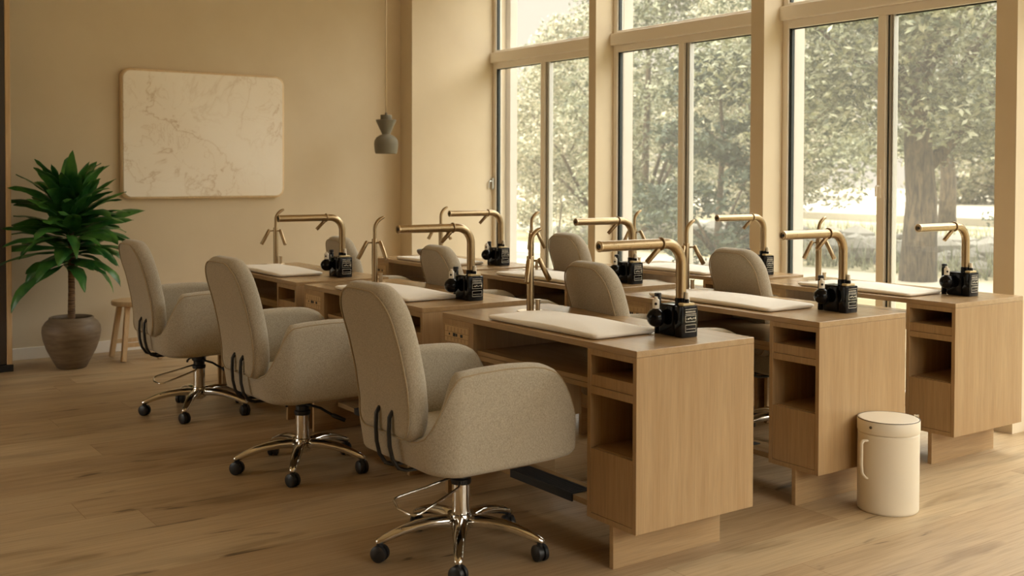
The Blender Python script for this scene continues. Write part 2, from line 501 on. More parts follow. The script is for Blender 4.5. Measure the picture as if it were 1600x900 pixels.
# baseboards
struct('baseboard_back', BX(XW, XW+0.014, YS, 2.268, 0, 0.085, bev=0.003), 'skirt')
struct('baseboard_pier', BX(-5.42, -5.408, 2.268, YW-0.03, 0, 0.085, bev=0.003), 'skirt')
struct('baseboard_left', BX(XW, XE, YS, YS+0.014, 0, 0.085, bev=0.003), 'skirt')
# slim columns between the windows
BAYS = [(-5.42, -3.85), (-3.765, -2.20), (-2.09, -0.52), (-0.405, 1.16), (1.275, 2.84), (2.955, 4.52)]
for k in range(5):
    x0, x1 = BAYS[k][1], BAYS[k+1][0]
    bm = BX(x0, x1, 2.925, YW+0.02, 0, H)
    struct('trim_%d' % (k+1), bm, 'wall')
bm = BX(4.52, XE, 2.925, YW+0.12, 0, H); struct('trim_6', bm, 'wall')
# outside reveal of the facade: painted masonry piers and the head above the windows
for k in range(5):
    x0, x1 = BAYS[k][1], BAYS[k+1][0]
    struct('trim_%d' % (k+7), BX(x0-0.02, x1+0.045, YW+0.065, YW+0.16, -0.1, H), 'outside_wall')
struct('trim_12', BX(-6.0, -5.355, YW+0.145, YW+0.22, -0.1, H), 'outside_wall')
struct('wall_right', BX(-5.42, XE+0.2, YW-0.02, YW+0.16, 3.36, H), 'wall')

def window(idx, x0, x1):
    o = bpy.data.objects.new('window_%d' % idx, None); COL.objects.link(o)
    o.location = ((x0+x1)/2, YW, 0); o['kind'] = 'structure'
    hw = (x1-x0)/2
    f = bmesh.new()
    zt0, zt1 = 2.315, 2.405
    for a, b_ in ((-hw, -hw+0.045), (hw-0.045, hw)):
        box(f, a, b_, 0, 0.06, 0, 3.36, bev=0.004)
    box(f, -hw+0.045, hw-0.045, 0, 0.06, 0, 0.07, bev=0.004)
    box(f, -hw+0.045, hw-0.045, 0, 0.06, 2.262, zt0, bev=0.004)
    box(f, -hw+0.045, hw-0.045, 0, 0.06, zt1, zt1+0.02, bev=0.004)
    box(f, -hw+0.045, hw-0.045, 0, 0.06, 3.30, 3.36, bev=0.004)
    link('window_frame', f, 'frame', o)
    link('transom_ledge', BX(-hw-0.0, hw+0.0, -0.035, 0.02, zt0, zt1, bev=0.006), 'frame', o)
    s = bmesh.new()
    box(s, -0.055, 0.0, -0.012, 0.02, 0.07, 2.262, bev=0.004)
    link('meeting_stile', s, 'frame', o)
    s = bmesh.new()
    box(s, 0.0, 0.012, 0.012, 0.05, 0.07, 2.262)
    link('dark_seal', s, 'gasket', o)
    s = bmesh.new()
    box(s, 0.014, 0.03, 0.006, 0.05, 0.07, 2.262, bev=0.003); box(s, 0.034, 0.042, 0.006, 0.05, 0.07, 2.262, bev=0.002)
    link('sliding_stile', s, 'steel', o)
    s = bmesh.new()
    for q in (-hw+0.047, ):
        box(s, q, q+0.009, 0.012, 0.04, 0.07, 2.262); box(s, q+0.014, q+0.018, 0.015, 0.04, 0.07, 2.262)
        box(s, q, q+0.009, 0.012, 0.04, 2.43, 3.30)
    box(s, -hw+0.045, -0.056, 0.02, 0.03, 2.254, 2.262); box(s, 0.045, hw-0.045, 0.02, 0.03, 2.254, 2.262)
    link('glazing_seal', s, 'gasket', o)
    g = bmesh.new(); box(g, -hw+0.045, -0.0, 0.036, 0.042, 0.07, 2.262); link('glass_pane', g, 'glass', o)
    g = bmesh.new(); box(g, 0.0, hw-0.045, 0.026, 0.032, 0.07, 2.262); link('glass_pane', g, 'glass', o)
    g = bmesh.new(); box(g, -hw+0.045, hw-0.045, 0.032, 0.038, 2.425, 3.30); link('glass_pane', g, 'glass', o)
    if idx in (1, 3):
        hx = -hw-0.0 if idx == 1 else -0.03
        hb = bmesh.new()
        hx0 = hx+0.018 if idx == 1 else hx
        box(hb, hx0-0.009, hx0+0.009, -0.022, 0.0, 1.19, 1.36 if idx == 3 else 1.29, bev=0.004)
        tube(hb, [(hx0, -0.02, 1.26), (hx0, -0.045, 1.26), (hx0, -0.05, 1.25), (hx0, -0.05, 1.20)], 0.006, 8)
        link('window_handle', hb, 'frame' if idx == 3 else 'steel', o)
    return o
for i, (a, b_) in enumerate(BAYS): window(i+1, a, b_)
# shopfront in the wall behind the camera
o = bpy.data.objects.new('window_7', None); COL.objects.link(o); o.location = (XE, 0, 0); o['kind'] = 'structure'
f = bmesh.new()
for y in (-1.0, 0.84, 2.68): box(f, 0.02, 0.09, y, y+0.07, 0, 3.2, bev=0.004)
box(f, 0.02, 0.09, -1.0, 2.75, 0, 0.1); box(f, 0.02, 0.09, -1.0, 2.75, 3.12, 3.2)
link('window_frame', f, 'frame', o)
for y in (-0.93, 0.91):
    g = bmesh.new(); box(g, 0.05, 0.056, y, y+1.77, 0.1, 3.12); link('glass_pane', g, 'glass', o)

# ------------------------------------------------------------------ desks
DL, DD, DH, PW, ZB = 1.21, 0.554, 0.75, 0.2534, 0.145
def make_desk():
    d = empty('manicure_desk', '', 'desk')
    link('desktop', BX(-DL, 0, 0, DD, DH-0.022, DH, bev=0.0015), 'oak_x', d)
    # near pedestal: carcass with two open niches
    p = bmesh.new()
    t = 0.018
    box(p, -PW, -PW+t, 0, DD, ZB, DH-0.0225, bev=0.001)
    box(p, -t, 0, 0, DD, ZB, DH-0.0225, bev=0.001)
    box(p, -PW+t, -t, 0, DD, ZB, ZB+t)
    box(p, -PW+t, -t, 0, 0.5, DH-0.042, DH-0.0225)
    box(p, -PW+t, -t, 0.005, 0.5, 0.602, 0.640)
    box(p, -PW+t, -t, 0.001, 0.5, 0.575, 0.6005)
    box(p, -PW+t, -t, DD-0.02, DD-0.001, ZB+t, DH-0.023)
    box(p, -PW+t, -t, 0.02, 0.5, 0.372, 0.388)
    link('storage_pedestal', p, 'oak_z', d)
    dr = link('cupboard_door', BX(-PW+t+0.0015, -t-0.0015, 0.001, 0.019, ZB+t+0.0015, 0.386, bev=0.001), 'oak_z', d)
    # far pedestal
    p = bmesh.new()
    box(p, -DL, -DL+0.235, 0.0, DD, 0.30, DH-0.0225, bev=0.001)
    link('socket_pedestal', p, 'oak_z', d)
    sp = link('socket_panel', BX(-DL+0.02, -DL+0.205, -0.0025, 0.004, 0.634, 0.706, bev=0.001), 'panel', d)
    ln = bmesh.new()
    px0, px1, pz0, pz1 = -DL+0.022, -DL+0.203, 0.636, 0.704
    for i in range(1, 7):
        x = px0+(px1-px0)*i/7
        box(ln, x-0.0006, x+0.0006, -0.0032, -0.002, pz1-0.024, pz1-0.006)
        box(ln, x-0.0006, x+0.0006, -0.0032, -0.002, pz0+0.005, pz0+0.018)
    for z in (pz0, pz0+0.02, pz1-0.026, pz1): box(ln, px0, px1, -0.0032, -0.002, z-0.0006, z+0.0006)
    for x in (px0, px1): box(ln, x-0.0006, x+0.0006, -0.0032, -0.002, pz0, pz1)
    link('panel_lines', ln, 'line', sp)
    for x, w_, h_ in ((0.034, 0.008, 0.008), (0.066, 0.018, 0.014), (0.088, 0.010, 0.012), (0.122, 0.016, 0.012)):
        link('socket_port', BX(px0+x, px0+x+w_, -0.0038, -0.002, 0.664-h_/2+0.004, 0.664+h_/2+0.004), 'port', sp)
    # shelf between the pedestals
    s = bmesh.new()
    box(s, -DL+0.235, -PW, 0.02, DD-0.01, 0.602, 0.620, bev=0.001)
    box(s, -DL+0.235, -PW, 0.022, DD-0.012, 0.582, 0.6005, bev=0.001)
    link('under_shelf', s, 'oak_x', d)
    # plinth boards
    for x in (-0.112,):
        link('plinth_board', BX(x-0.02, x, 0.0, 0.505, 0, ZB, bev=0.001), 'oak_y', d)
    for x in (-1.165, -1.095):
        link('plinth_board', BX(x-0.02, x, -0.0+0.0, 0.505, 0, 0.30, bev=0.001), 'oak_y', d)
    link('footrest', BX(-1.115, -0.132, 0.135, 0.265, 0.115, 0.137, bev=0.001), 'oak_x', d)
    g = bmesh.new()
    box(g, -0.90, -0.50, 0.129, 0.225, 0.1375, 0.1415, bev=0.001); box(g, -0.90, -0.50, 0.129, 0.1345, 0.110, 0.1375, bev=0.001)
    for i in range(39):
        x = -0.895+i*0.01
        box(g, x, x+0.005, 0.14, 0.215, 0.1415, 0.1428)
    link('rubber_grip', g, 'rubber', d)
    return d

DESKS = {  # name: (x, y, what it is)
    'A': (-2.69, 0.0), 'B': (-1.375, 0.0), 'C': (0.0, 0.0),
    'D': (-2.83, 1.16), 'E': (-1.53, 1.09), 'F': (-0.1214, 1.058),
    'H': (-1.50, 2.06), 'I': (-0.182, 2.064)}
WHERE = {
    'A': 'farthest station of the left-hand row', 'B': 'middle station of the left-hand row', 'C': 'frontmost station, nearest the camera',
    'D': 'farthest station of the middle row', 'E': 'centre station of the middle row', 'F': 'near station of the middle row, beside the white bin',
    'H': 'back station of the window row', 'I': 'front station of the window row, at the right edge'}
DLAB = {
    'A': 'pale oak desk in front of the marble board, farthest of the chairs\' first row',
    'B': 'pale oak desk between the front desk and the one by the marble board',
    'C': 'large oak desk nearest the camera with open niches and full end panel',
    'D': 'pale oak desk with a small grey bowl on its far end, by the wall pier',
    'E': 'pale oak desk in the middle of the room behind the second left desk',
    'F': 'oak desk with open niches standing directly behind the white bin',
    'H': 'pale oak desk against the second window, mostly hidden behind the chair backs',
    'I': 'oak desk with open niches at the right edge, below the third window'}
proto = make_desk()
for i, (k, (x, y)) in enumerate(DESKS.items()):
    q = place(proto, i > 0, (x, y, 0), 0, DLAB[k], 'oak manicure desks')
    fr0 = {'D': .07, 'E': .09, 'F': .10, 'H': .18, 'I': .135}.get(k)
    if fr0:                      # a shallower shelf where a chair is pushed in underneath
        for ch in q.children:
            if ch.name.startswith('under_shelf'):
                sc_ = (.544-fr0)/.524
                ch.scale.y = sc_; ch.location.y = .544*(1-sc_)

# ------------------------------------------------------------------ chairs
def make_chair(loop=True, lever=True):
    c = empty('salon_chair', '', 'chair')
    T = 0.066
    # U-shaped arm shell
    cl = 0.257
    st = []  # (x, y, nx, ny, top, bot, t)
    side = [(-0.16, .690), (-0.10, .696), (0.0, .699), (0.10, .696), (0.15, .688), (0.20, .670), (0.228, .641), (0.25, .60), (0.266, .56), (0.278, .52), (0.286, .48), (0.291, .43)]
    botm = [(-0.16, .352), (0.0, .353), (0.12, .354), (0.20, .357), (0.25, .361), (0.275, .369), (0.287, .385), (0.291, .41)]
    thick = [(-0.16, 1), (0.26, 1), (0.28, .9), (0.288, .6), (0.291, .3)]
    ys = [0.291, 0.289, 0.285, 0.279, 0.27, 0.258, 0.243, 0.225, 0.205, 0.18, 0.15, 0.11, 0.06, 0.0, -0.05, -0.10, -0.14]
    for y in ys: st.append((cl, y, 1, 0, interp(side, y), interp(botm, y), T*interp(thick, y)))
    atop = [(0, .690), (10, .678), (22, .645), (36, .585), (50, .530), (66, .492), (90, .474)]
    for i in range(13):
        a = i*90/12
        st.append((cl-0.075+0.075*math.cos(math.radians(a)), -0.165-0.075*math.sin(math.radians(a)), math.cos(math.radians(a)), -math.sin(math.radians(a)), interp(atop, a), 0.352+0.008*a/90, T-0.012*a/90))
    for x in (0.14, 0.10, 0.05, 0.0): st.append((x, -0.24, 0, -1, 0.468, 0.36, T-0.012))
    st += [(-s[0],)+(s[1], -s[2])+s[3:] for s in st[-2::-1]]
    bm = bmesh.new()
    rings = []; pip = []; pip2 = []
    NC = 6
    for (x, y, nx, ny, top, bot, t) in st:
        h = top-bot; r = min(t*0.48, h*0.45); hw_, hh = t/2, h/2
        ring = []
        for k, (su, sv) in enumerate(((1, 1), (-1, 1), (-1, -1), (1, -1))):
            rk = r if sv > 0 else min(r, 0.022)
            for i in range(NC+1):
                a = k*PI/2+PI/2*i/NC
                ring.append(((hw_-rk)*su+rk*math.cos(a), (bot+top)/2+(hh-rk)*sv+rk*math.sin(a)))
        w = max(0.0, min(1.0, (-y-0.10)/0.15))
        def P(u, z):
            lean = 0.018*w*max(0, min(1, (z-0.36)/0.13))
            bulge = 0.007*math.sin(PI*max(0, min(1, (z-0.35)/0.35)))*(1 if u > 0 else 0)
            px, py = x+nx*(u+bulge), y+ny*(u+bulge)
            return Vector((px*(1-0.02*(z-0.35)/0.35), py-lean, z))
        rings.append([bm.verts.new(P(u, z)) for u, z in ring])
        pip.append(P(hw_*0.80, top-r*0.42))
    for a, b_ in zip(rings, rings[1:]):
        for i in range(len(a)):
            j = (i+1) % len(a)
            bm.faces.new([a[i], a[j], b_[j], b_[i]])
    bm.faces.new(rings[0]); bm.faces.new(rings[-1])
    sh = link('arm_shell', bm, 'fabric', c, True)
    link('piping', tube(bmesh.new(), pip[1:-1], 0.0032, 6), 'piping', sh, True)
    # seat cushion with the upholstered underside
    ol = rrect(0.232, 0.245, 0.05)
    link('seat', cushion(ol, 0.052, 0.04, lambda u, v, w: (u, v+0.02, 0.408+w), 0.012), 'fabric', c, True)
    # backrest
    cen = [(0.455, -0.262), (0.55, -0.256), (0.66, -0.270), (0.78, -0.297), (0.90, -0.335), (0.985, -0.372)]
    ol = rrect(0.188, 0.258, (0.115, 0.115, 0.055, 0.055), 9)
    def bmap(u, v, w):
        z = 0.71+v
        yc = (interp(cen, z-0.02)+interp(cen, z)+interp(cen, z+0.02))/3
        sl = (interp(cen, z+0.03)-interp(cen, z-0.03))/0.06
        k = 1.0 - 0.06*max(0, (0.62-z)/0.16)
        yw = w - 0.10*u*u/0.04*0.16
        return Vector((u*k, yc+yw*1.0+0.0, z - w*sl*0.6))
    bk = link('backrest', cushion(ol, 0.040, 0.028, bmap, 0.010, 6, 6), 'fabric', c, True)
    for w in (-0.033,):
        pts = [bmap(u*(1-0.011/0.188), v*(1-0.011/0.258), w*1.1) for u, v in ol]
        link('piping', tube(bmesh.new(), pts, 0.003, 6, closed=True), 'piping', bk, True)
    # black straps holding the backrest to the shell
    for sx_ in (-0.035, 0.055):
        pts = [(sx_, -0.285, 0.545), (sx_, -0.303, 0.543), (sx_, -0.314, 0.525), (sx_, -0.316, 0.48), (sx_, -0.313, 0.43), (sx_, -0.302, 0.385), (sx_, -0.280, 0.352), (sx_, -0.25, 0.341), (sx_, -0.16, 0.340)]
        f = []
        for a, b_ in zip(pts, pts[1:]):
            for i in range(3): f.append(Vector(a).lerp(Vector(b_), i/3))
        f.append(Vector(pts[-1]))
        link('back_bracket', tube(bmesh.new(), f, 0.0085, 8, flat=0.8, up=(0, 1, 0)), 'black', c, True)
    # mechanism and column
    bm = BX(-0.075, 0.075, -0.11, 0.10, 0.336, 0.352, bev=0.004); box(bm, -0.04, 0.04, -0.06, 0.05, 0.31, 0.338, bev=0.008)
    link('seat_plate', bm, 'black', c)
    bm = lathe(bmesh.new(), [(0, .245), (.034, .245), (.036, .25), (.036, .262), (.030, .266), (.030, .285), (.038, .29), (.038, .325), (0, .33)], 28)
    link('lift_collar', bm, 'black', c, True, auto=True)
    bm = lathe(bmesh.new(), [(0, .075), (.022, .075), (.024, .08), (.024, .10), (.0315, .105), (.0315, .245), (0, .246)], 32)
    link('gas_column', bm, 'chrome', c, True, auto=True)
    if lever:
        lv = link('height_lever', tube(bmesh.new(), [(0.03, 0.0, .292), (0.06, 0.015, .292), (0.09, 0.045, .282), (0.12, 0.09, .250), (.13, .105, .242)], 0.006, 8), 'black', c, True)
        link('lever_grip', tube(bmesh.new(), [(0.118, 0.087, .252), (.124, .096, .247), (.150, .136, .226)], [0.008, 0.010, 0.009], 10), 'black', lv, True)
        link('lever_hook', tube(bmesh.new(), [(-0.03, -0.01, .30), (-0.06, -0.03, .295), (-.075, -.04, .28), (-.078, -.04, .27)], 0.006, 8), 'black', lv, True)
    if loop:
        pts = [(-0.03, -0.01, .262), (-.055, -.10, .236), (-.085, -.20, .210), (-.084, -.215, .206), (-.072, -.228, .203), (0.0, -.250, .197), (.075, -.248, .197), (.090, -.240, .197), (.094, -.222, .199), (.055, -.10, .224), (.032, -.03, .240), (.028, -.02, .255)]
        link('foot_loop', tube(bmesh.new(), pts, 0.0048, 8), 'chrome', c, True)
    hubm = lathe(bmesh.new(), [(0, .085), (.036, .085), (.042, .095), (.043, .12), (.036, .138), (.029, .142), (0, .142)], 32)
    bs = link('base_hub', hubm, 'chrome', c, True, auto=True)
    for k in range(5):
        a = math.radians(-106+72*k)
        u = Vector((math.cos(a), math.sin(a), 0))
        pr_ = [(0.02, .112, .026), (0.06, .118, .0245), (0.11, .118, .0225), (0.16, .112, .0210), (0.205, .102, .0190), (0.245, .089, .0170), (0.275, .077, .0150), (0.296, .069, .012), (0.303, .066, .006)]
        lg = link('base_leg', tube(bmesh.new(), [u*r+Vector((0, 0, z)) for r, z, _ in pr_], [q[2]*1.12 for q in pr_], 14, flat=0.80, up=(0, 0, 1)), 'chrome', c, True)
        # caster
        ca = a + (0.9 if k % 2 else -0.7)
        T_ = Matrix.Translation(u*0.288+Vector((0, 0, 0.029))) @ Matrix.Rotation(ca, 4, 'Z') @ Matrix.Rotation(PI/2, 4, 'X')
        bm = bmesh.new()
        lathe(bm, [(0, -.024), (.020, -.024), (.028, -.019), (.029, -.012), (.029, -.006), (.022, -.004), (.022, .004), (.029, .006), (.029, .012), (.028, .019), (.020, .024), (0, .024)], 24, T=T_)
        T2 = Matrix.Translation(u*0.288)
        lathe(bm, [(0, .05), (.011, .05), (.011, .072), (0, .073)], 12, T=T2)
        link('caster', bm, 'black', lg, True, auto=True)
    return c
UPPER = ('arm_shell', 'seat', 'backrest', 'back_bracket', 'seat_plate', 'lift_collar', 'height_lever')
protoL = make_chair(True, False)
protoV = make_chair(False, True)
CH = [  # proto, x, y, rz, dz, label
    ('L', -0.545, -0.33, 0.0, 0.0, 'greige fabric swivel chair with wire foot loop, largest and frontmost of all'),
    ('V', -1.865, -0.335, 0.03, 0.0, 'greige fabric swivel chair second in the left row, with black lever under the seat'),
    ('L2', -3.265, -0.325, 0.0, 0.0, 'greige fabric swivel chair farthest in the left row, beside the wooden stool'),
    ('V', -0.84, 0.88, -0.14, -0.01, 'greige chair back rising behind the frontmost desk top'),
    ('V', -2.09, 0.89, -0.14, -0.01, 'greige chair back between the front desks and the wall pier, behind the second desk'),
    ('V', -3.22, 0.885, -0.12, -0.02, 'small distant greige chair back against the far wall, behind the farthest desk'),
    ('V', -0.99, 1.91, -0.14, 0.0, 'greige chair back directly below the slim column between second and third window'),
    ('V', -2.36, 1.94, -0.14, 0.01, 'greige chair back below the slim column between first and second window'),
]
nL = nV = 0
for p_, x, y, rz, dz, lab in CH:
    if p_[0] == 'L': c = place(protoL, nL > 0, (x, y, 0), rz, lab, 'upholstered swivel chairs'); nL += 1
    else: c = place(protoV, nV > 0, (x, y, 0), rz, lab, 'upholstered swivel chairs'); nV += 1
    if p_ == 'L2':   # the farthest left chair has both loop and lever
        for ch in protoV.children:
            if ch.name.startswith('height_lever'):
                copy_tree(ch, c)
    if dz:
        for ch in c.children:
            if ch.name.split('.')[0] in UPPER: ch.location.z += dz

# ------------------------------------------------------------------ things on the desks
def make_lamp():
    o = empty('desk_lamp', '', 'lamp')
    bm = BX(-0.078, 0.004, -0.038, 0.040, 0, 0.113, bev=0.010, seg=3)
    link('lamp_base', bm, 'black_gloss', o, True, auto=True)
    bm = lathe(bmesh.new(), cyl_profile(0.0215, 0.105, 0.138, 0.003), 24)
    lathe(bm, cyl_profile(0.010, 0.10, 0.135, 0.002), 14, c=(0.030-0.002, 0.0, 0))
    link('collar', bm, 'black_gloss', o, True, auto=True)
    rb = 0.075; zt = 0.333
    pts = [(0, 0, 0.11), (0, 0, 0.16), (0, 0, 0.21)] + arc((0, -rb, zt-rb), rb, 0, PI/2, 12, (0, 1, 0), (0, 0, 1)) + [(0, -0.14, zt), (0, -0.25, zt), (0, -0.375, zt)]
    a = link('lamp_arm', tube(bmesh.new(), pts, 0.0185, 24, up=(1, 0, 0)), 'brass', o, True, auto=True)
    # open end with a small lens
    T_ = Matrix.Translation((0, -0.375, zt)) @ Matrix.Rotation(PI/2, 4, 'X')
    link('end_ring', lathe(bmesh.new(), [(0.011, -0.001), (.0192, -0.001), (.0192, .004), (.017, .006), (.012, .006), (.011, .0015), (0.011, -0.001)], 24, T=T_), 'brass_pale', a, True, auto=True)
    link('end_lens', lathe(bmesh.new(), [(0, 0), (.006, 0), (.006, .004), (0, .005)], 16, T=T_), 'black', a, True, auto=True)
    ring = [(0.0205*math.cos(t), -0.098, zt+0.0205*math.sin(t)) for t in [2*PI*i/24 for i in range(24)]]
    rg = link('slide_ring', tube(bmesh.new(), ring, 0.0035, 8, closed=True), 'brass', o, True)
    d = Vector((-0.25, -0.62, -0.72)).normalized()
    p0 = Vector((-0.002, -0.102, zt-0.014))
    bm = tube(bmesh.new(), [p0+d*0.0, p0+d*0.01, p0+d*0.068, p0+d*0.070], [0.007, 0.0095, 0.0095, 0.008], 16)
    link('switch_stub', bm, 'brass', o, True, auto=True)
    return o

def make_square_bottle():
    o = empty('square_bottle', '', 'bottle')
    bm = BX(-0.019, 0.019, -0.039, 0.039, 0, 0.112, bev=0.004)
    link('bottle_body', bm, 'black_gloss', o, True, auto=True)
    lb = bmesh.new()
    X0, X1 = 0.0192, 0.0200
    for z in (0.020, 0.045, 0.056, 0.078, 0.083, 0.10): box(lb, X0, X1, -0.022, 0.030, z, z+0.0013)
    for yy in (-0.022, 0.0290): box(lb, X0, X1, yy, yy+0.0009, 0.020, 0.045); box(lb, X0, X1, yy, yy+0.0009, 0.056, 0.078)
    for i in range(6): box(lb, X0, X1, -0.018+i*0.0085, -0.018+i*0.0085+0.005, 0.0665-(i % 2)*0.002, 0.0675+(i % 3)*0.002)
    for i in range(5): box(lb, X0, X1, -0.016+i*0.009, -0.016+i*0.009+0.006, 0.030, 0.0318)
    for i in range(7): box(lb, X0, X1, -0.020+i*0.007, -0.020+i*0.007+0.003, 0.0885, 0.0945)
    link('label', lb, 'white_plastic', o)
    link('stopper', BX(-0.014, 0.014, -0.027, 0.030, 0.112, 0.122, bev=0.004), 'cream_cap', o, True, auto=True)
    link('dropper', lathe(bmesh.new(), [(0, .12), (.0095, .12), (.009, .135), (.007, .15), (.0062, .158), (0, .159)], 16, c=(0, 0.004, 0)), 'white_plastic', o, True, auto=True)
    return o

def make_round_bottle():
    o = empty('round_bottle', '', 'bottle')
    pr_ = [(0, -.031)]+[(0.0335*math.sin(t), -0.0335*math.cos(t)) for t in [0.35+i*(2.75-0.35)/14 for i in range(15)]]+[(.010, .036), (0, .036)]
    link('bottle_body', lathe(bmesh.new(), pr_, 32), 'black_gloss', o, True, auto=True)
    cp = link('cap', lathe(bmesh.new(), [(0, .033), (.0125, .033), (.0125, .062), (.010, .066), (.006, .068), (.006, .074), (0, .075)], 20), 'white_plastic', o, True, auto=True)
    T_ = Matrix.Translation((0.0085, -0.0085, .050)) @ Matrix.Rotation(-PI/4, 4, 'Z') @ Matrix.Rotation(PI/2, 4, 'Y')
    link('cap_mark', lathe(bmesh.new(), [(0, 0), (.005, 0), (.005, .0015), (0, .0016)], 14, T=T_), 'black', cp)
    return o

def make_slim_bottle():
    o = empty('slim_bottle', '', 'bottle')
    bm = lathe(bmesh.new(), [(0, 0), (.0115, 0), (.0125, .002), (.0125, .128), (.011, .131), (0, .131)], 20)
    link('bottle_body', bm, 'black_gloss', o, True, auto=True)
    link('lid', lathe(bmesh.new(), cyl_profile(0.0127, 0.132, 0.147, 0.002), 20), 'black', o, True, auto=True)
    link('label', BX(0.0085, 0.0115, -0.0085, -0.0070, 0.06, 0.12), 'white_plastic', o)
    return o

def make_faucet():
    o = empty('brass_fixture', '', 'fixture')
    link('base_plate', lathe(bmesh.new(), [(0, 0), (.055, 0), (.056, .0015), (.055, .003), (0, .003)], 36), 'brass_pale', o, True, auto=True)
    link('post', lathe(bmesh.new(), [(0, .003), (.0155, .003), (.0155, .229), (.0145, .232), (0, .232)], 24), 'brass', o, True, auto=True)
    pts = [(0, 0, .225), (0, 0, .26), (0.0, 0, .28)] + [(0, 0.085-0.085*math.cos(t), .282+0.068*math.sin(t)) for t in [i*1.2/8 for i in range(1, 9)]]
    link('spout', tube(bmesh.new(), pts, [0.0095]*(len(pts)-2)+[0.0085, 0.0065], 14, up=(1, 0, 0)), 'brass', o, True, auto=True)
    for s in (-1, 1):
        a = s*math.radians(62)
        u = Vector((math.sin(a), -math.cos(a), 0))
        h0 = Vector((0, 0, .212))
        nz = tube(bmesh.new(), [h0+u*0.012, h0+u*0.040, h0+u*0.046+Vector((0, 0, -.004))], 0.0042, 8)
        nb = link('side_nozzle', nz, 'brass', o, True)
        d = (u*0.47+Vector((0, 0, -0.88))).normalized()
        p0 = h0+u*0.042+Vector((0, 0, 0.003))
        link('nozzle_tube', tube(bmesh.new(), [p0-d*0.006, p0, p0+d*0.098, p0+d*0.1], [0.007, 0.0105, 0.0115, 0.010], 16), 'brass', nb, True, auto=True)
    link('side_knob', lathe(bmesh.new(), [(0, .003), (.0095, .003), (.0095, .045), (.012, .046), (.012, .050), (0, .051)], 18, c=(0.018, 0.026, 0)), 'brass_pale', o, True, auto=True)
    return o

def towel_mesh(L, Wd, seed):
    """a soft folded linen pad, one end slightly narrower"""
    ol = rrect(L/2, Wd/2, 0.018, 4)
    def f(u, v, w):
        k = 1-0.05*(u/L)
        lump = noise.noise(Vector((u*5+seed, v*7, seed)))*0.0035+noise.noise(Vector((u*2.2, v*3+seed, 3)))*0.004
        e = max(0.25, 1-abs(u)/(L/2)*0.45)
        z = 0.0125 + w*(e if w > 0 else 0.9) + (lump*min(1, 1.4-abs(v)/(Wd/2)) if w > 0 else 0)
        z = max(z, 0.0006)
        return Vector((u+0.006*noise.noise(Vector((v*9, seed, 0))), v*k+0.007*noise.noise(Vector((u*4, seed+5, 0))), z))
    return cushion(ol, 0.0125, 0.014, f, 0.014, 4, 7)

OBJ = {  # short phrase of which desk
    'A': 'farthest leftmost desk', 'B': 'second leftmost desk', 'C': 'frontmost desk', 'D': 'desk with the bowl',
    'E': 'central desk', 'F': 'desk behind the bin', 'H': 'desk under second window', 'I': 'rightmost desk'}
lamp = make_lamp(); sq = make_square_bottle(); rd = make_round_bottle(); sl = make_slim_bottle(); fc = make_faucet()
LAMP_OFF = {'A': (-.148, .342), 'B': (-.135, .335), 'C': (-.165, .355), 'D': (-.15, .35), 'E': (-.14, .36), 'F': (-.16, .345), 'H': (-.13, .36), 'I': (-.165, .335)}
FAU = {'A': (-1.16, .375, .2), 'B': (-1.085, .345, .15), 'C': (-1.035, .325, 1.25), 'D': (-.93, .385, .2), 'E': (-1.12, .42, 1.25), 'F': (-1.17, .42, .95), 'H': (-1.03, .17, .3), 'I': (-1.0, .29, .15)}
TOW = {'A': (-.65, .17, .70, .275), 'B': (-.55, .17, .70, .29), 'C': (-.585, .178, .66, .30), 'D': (-.60, .17, .68, .27), 'E': (-.60, .17, .68, .27), 'F': (-.68, .205, .74, .30), 'H': (-.60, .16, .66, .27), 'I': (-.60, .175, .66, .28)}
for i, (k, (dx, dy)) in enumerate(DESKS.items()):
    ox, oy = LAMP_OFF[k]
    X, Y = dx+ox, dy+oy
    w = OBJ[k]
    place(lamp, i > 0, (X, Y, DH), 0, 'bent brass tube lamp with black base on the '+w, 'brass tube desk lamps')
    place(sq, i > 0, (X+0.027, Y+0.0, DH), 0, 'square black bottle with pale label and dropper on the '+w, 'square labelled bottles')
    place(rd, i > 0, (X-0.052, Y-0.0712, DH+0.066), 0, 'round black flask with white cap by lamp base on the '+w, 'round black flasks')
    place(sl, i > 0, (X-0.100, Y-0.018, DH), 0, 'slim black bottle standing behind the round flask on the '+w, 'slim black bottles')
    fx, fy, fr_ = FAU[k]
    # the front row fixture swings only its side nozzles
    q = place(fc, i > 0, (dx+fx, dy+fy, DH), 0, 'upright brass fixture with drooping side nozzles on the '+w, 'brass fixtures')
    for ch in q.children:
        if ch.name.startswith('side_nozzle'): ch.rotation_euler = (0, 0, fr_+math.radians(35))
    tx, ty, tl, tw = TOW[k]
    t_ = link('linen_pad', towel_mesh(tl, tw, i*3.7+1), 'linen', None, True)
    t_.location = (dx+tx, dy+ty, DH); t_.rotation_euler = (0, 0, -0.01+0.012*((i*5) % 3))
    tag(t_, 'soft cream linen hand pad on the front edge of the '+w, 'hand pad', 'cream linen hand pads')

